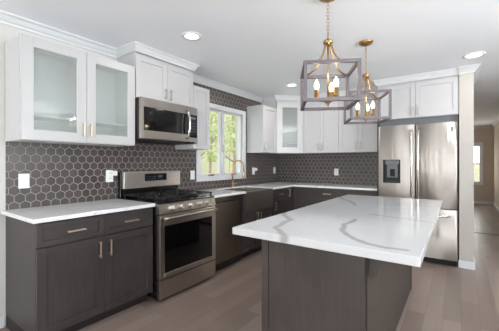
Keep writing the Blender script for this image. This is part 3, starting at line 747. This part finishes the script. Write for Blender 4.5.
bm = BM(); box(bm, BX1-.012, BX1+.008, BY1-.022, BY1+.008, 0, IT-.0005, .001); part('corner_post', bm, 'toekick', r)
FI = frame((BX0+.02, 0, 0), (0, -1, 0), (-1, 0, 0)); n = 3; L = (BY1-BY0-.03)/n
for i in range(n):
    a = -(BY1-.015)+i*L; b = a+L
    d = shaker(r, 'drawer', FI, a, b, .712, .868, 'espresso', rail=.038); pull(d, FI, (a+b)/2, .79, .128, False, 'champagne')
    for q0, q1, hu in ((a, (a+b)/2, (a+b)/2-.035), ((a+b)/2, b, (a+b)/2+.035)):
        d = shaker(r, 'door', FI, q0, q1, .10, .706, 'espresso'); pull(d, FI, hu, .61, .128, True, 'champagne')
for y in (BY0+.09, 1.71, BY1-.12):
    bm = BM(); pf = [(0, 0), (.19, 0), (.19, -.03), (.165, -.045), (.12, -.055), (.075, -.085), (.05, -.13), (.045, -.17), (.03, -.195), (0, -.20)]
    prism(bm, pf, y-.03, y+.03, lambda u, v, a: Vector((BX1+.0045+u, a, IT-.001+v))); part('bracket', bm, 'espresso', r)
bm = BM(); box(bm, IX0, IX1, IY0, IY1, IT, .914, .004, seg=2)
single('island_countertop', bm, 'quartz_island', 'large white quartz island top with grey veins', 'countertop')

# ------------------------------------------------------------------ outlets
def outlet(x, y, z, F, lab, kind=0, plug=False):
    r = thing('wall_outlet', lab, 'outlet', (x, y, z-.06), 'outlets on the hexagon tile')
    bm = BM(); box(bm, -.038, .038, 0, .006, z-.06, z+.06, .002, F); pl = part('cover_plate', bm, 'plastic', r)
    bm = BM()
    if kind == 0:
        for s in (-1, 1):
            bm = BM(); box(bm, -.017, .017, .006, .008, z+s*.026-.015, z+s*.026+.015, .001, F); part('receptacle', bm, 'plastic', pl)
            bm = BM()
            for u in (-.006, .006): box(bm, u-.0012, u+.0012, .008, .0086, z+s*.026-.002, z+s*.026+.008, 0, F)
            part('slots', bm, 'rubber', pl)
    else:
        box(bm, -.016, .016, .006, .010, z-.034, z+.034, .001, F); part('rocker', bm, 'plastic', pl)
    if plug:
        bm = BM(); box(bm, .008, .062, .0086, .045, z+.004, z+.052, .006, F, 2)
        single('plug_adapter', bm, 'plastic', plug, 'plug', 'adapters in the outlets')
T2 = .0082
OL = [(.117, 1.136, 'white outlet on the tile at the far left, near the short counter end', 1, None),
      (.84, 1.150, 'white outlet on the tile just left of the range backguard', 0, 'small white adapter plugged in just left of the range'),
      (1.986, 1.122, 'white outlet on the tile between the range and the window', 1, None),
      (3.419, 1.144, 'white outlet on the tile right of the window frame', 0, 'small white adapter plugged in right of the window'),
      (4.13, 1.140, 'white outlet on the window wall tile nearest the room corner', 0, None)]
for y, z, lab, k, pg in OL: outlet(T2, y, z, frame((T2, y, 0), (0, 1, 0), (1, 0, 0)), lab, k, pg)
outlet(1.150, YB-T2, 1.124, frame((1.150, YB-T2, 0), (1, 0, 0), (0, -1, 0)), 'white outlet on the back wall tile, centre of the run', 0)

# ------------------------------------------------------------------ ceiling lights
def can(x, y, lab, power=1.6, rad=.075):
    r = thing('recessed_light', lab, 'ceiling light', (x, y, ZC-.006), 'round recessed ceiling lights')
    bm = BM(); lathe(bm, [(rad-.012, 0), (rad+.018, .001), (rad+.018, .0058), (rad-.012, .0058), (rad-.012, 0)], 32); part('trim_ring', bm, 'plastic', r, local=True)
    bm = BM(); lathe(bm, [(.001, .002), (rad-.012, .002), (rad-.012, .005), (.001, .005)], 32); part('lens', bm, 'lens', r, local=True)
    l = bpy.data.lights.new('recessed_lamp', 'AREA'); l.shape = 'DISK'; l.size = .12; l.energy = power; l.color = (1, .95, .88)
    o = bpy.data.objects.new('recessed_lamp', l); COL.objects.link(o); o.parent = r; o.location = (0, 0, -.004)
can(.909, 1.117, 'round recessed ceiling light above the range side, nearest left')
can(.875, 3.175, 'round recessed ceiling light near the window and corner cabinets', 5)
can(3.039, 3.207, 'round recessed ceiling light in front of the white column', 2, rad=.085)
can(.95, -1.3, 'added unseen round recessed ceiling light behind the viewer, left side')  # unseen lamp added to help light the room
can(3.1, -1.3, 'added unseen round recessed ceiling light behind the viewer, right side')  # another added lamp, out of view, for room light
can(4.6, 1.2, 'added unseen round recessed ceiling light over the dining side')  # added lamp out of view, lights the right side

# ------------------------------------------------------------------ pendant lanterns
def pendant(x, y, rz, lab, crot):
    r = thing('pendant_lantern', lab, 'pendant light', (x, y, ZC), 'open-frame pendant lanterns over the island', rz)
    def P(name, bm, m, par=r): return part(name, bm, m, par, local=True)
    z = lambda a: a-ZC
    bm = BM(); lathe(bm, [(.066, -.0005), (.066, -.006), (.060, -.018), (.040, -.030), (.018, -.036), (.010, -.040), (.002, -.041)], 28); cn = P('canopy', bm, 'brass')
    bm = BM(); zt, zb = z(2.40), z(2.19); N = 9; L = (zt-zb)/N
    for i in range(N):
        zc = zt-L*(i+.5); h = L*.66; w = .0085; pts = []
        for k in range(14):
            a = 2*PI*k/14; u, v = w*math.cos(a), h*math.sin(a)
            pts.append((u, 0, zc+v) if i % 2 else (0, u, zc+v))
        tube(bm, pts, .0019, 5, closed=True)
    P('chain', bm, 'brass')
    bm = BM(); tube(bm, [(0, .016*math.cos(2*PI*k/16), z(2.168)+.024*math.sin(2*PI*k/16)) for k in range(16)], .0035, 6, closed=True); P('ring', bm, 'brass')
    bm = BM(); lathe(bm, [(.006, z(2.148)), (.010, z(2.140)), (.030, z(2.132)), (.034, z(2.126)), (.034, z(2.116)), (.028, z(2.108)), (.010, z(2.104)), (.002, z(2.104))], 20); hub = P('hub', bm, 'brass')
    # frame
    w = .168; t = .0105; zt, zb = z(1.932), z(1.690)
    bm = BM()
    for zz in (zt, zb):
        for s in (-1, 1):
            box(bm, -w-t, w+t, s*w-t, s*w+t, zz-t, zz+t, .0012); box(bm, s*w-t, s*w+t, -w+t, w-t, zz-t, zz+t, .0012)
    for sx in (-1, 1):
        for sy in (-1, 1): box(bm, sx*w-t, sx*w+t, sy*w-t, sy*w+t, zb+t, zt-t)
    P('frame', bm, 'greyframe')
    for k in range(4):
        a = PI/4+k*PI/2; c, s = math.cos(a), math.sin(a)
        prof = [(.020, 2.118), (.030, 2.085), (.047, 2.04), (.072, 1.998), (.110, 1.962), (.152, 1.943), (.195, 1.936), (.232, 1.938)]
        bm = BM(); tube(bm, [(c*q, s*q, z(h)) for q, h in prof], .0062, 8); P('arm', bm, 'brass')
    bm = BM(); lathe(bm, [(.0062, z(2.105)), (.0062, z(1.735))], 10); P('centre_rod', bm, 'brass')
    bm = BM(); lathe(bm, [(.003, z(1.735)), (.020, z(1.732)), (.032, z(1.722)), (.032, z(1.712)), (.018, z(1.700)), (.008, z(1.690)), (.004, z(1.676)), (.001, z(1.672))], 20); P('bottom_hub', bm, 'brass')
    for k in range(3):
        a = crot+k*2*PI/3; R = .078; cx, cy = R*math.cos(a), R*math.sin(a); c, s = math.cos(a), math.sin(a)
        bm = BM(); tube(bm, [(c*.02, s*.02, z(1.718)), (c*.045, s*.045, z(1.710)), (c*.068, s*.068, z(1.716)), (c*.078, s*.078, z(1.732))], .0045, 8)
        lathe(bm, [(.004, z(1.730)), (.020, z(1.734)), (.021, z(1.740)), (.0168, z(1.742)), (.0168, z(1.790)), (.012, z(1.792))], 16, Matrix.Translation((cx, cy, 0)))
        ch = P('candle_holder', bm, 'brass')
        bm = BM(); lathe(bm, [(.009, z(1.792)), (.014, z(1.802)), (.0185, z(1.818)), (.0170, z(1.832)), (.0105, z(1.848)), (.004, z(1.860)), (.001, z(1.865))], 14, Matrix.Translation((cx, cy, 0))); P('bulb', bm, 'bulb', ch)
        l = bpy.data.lights.new('candle_lamp', 'POINT'); l.energy = .3; l.color = (1, .86, .68); l.shadow_soft_size = .016
        o = bpy.data.objects.new('candle_lamp', l); COL.objects.link(o); o.parent = r; o.location = (cx, cy, z(1.90))
# view frame: right = (cos yaw, sin yaw), candles given as an angle from the viewer's right
Y0 = .6158
rz = math.radians(29)
pendant(2.161, 1.205, rz, 'open-frame grey and brass lantern pendant nearer the viewer, over the island front', Y0-rz+math.radians(178))
pendant(2.176, 2.178, math.radians(27), 'open-frame grey and brass lantern pendant farther away, in front of the fridge', Y0-math.radians(27)+math.radians(178))
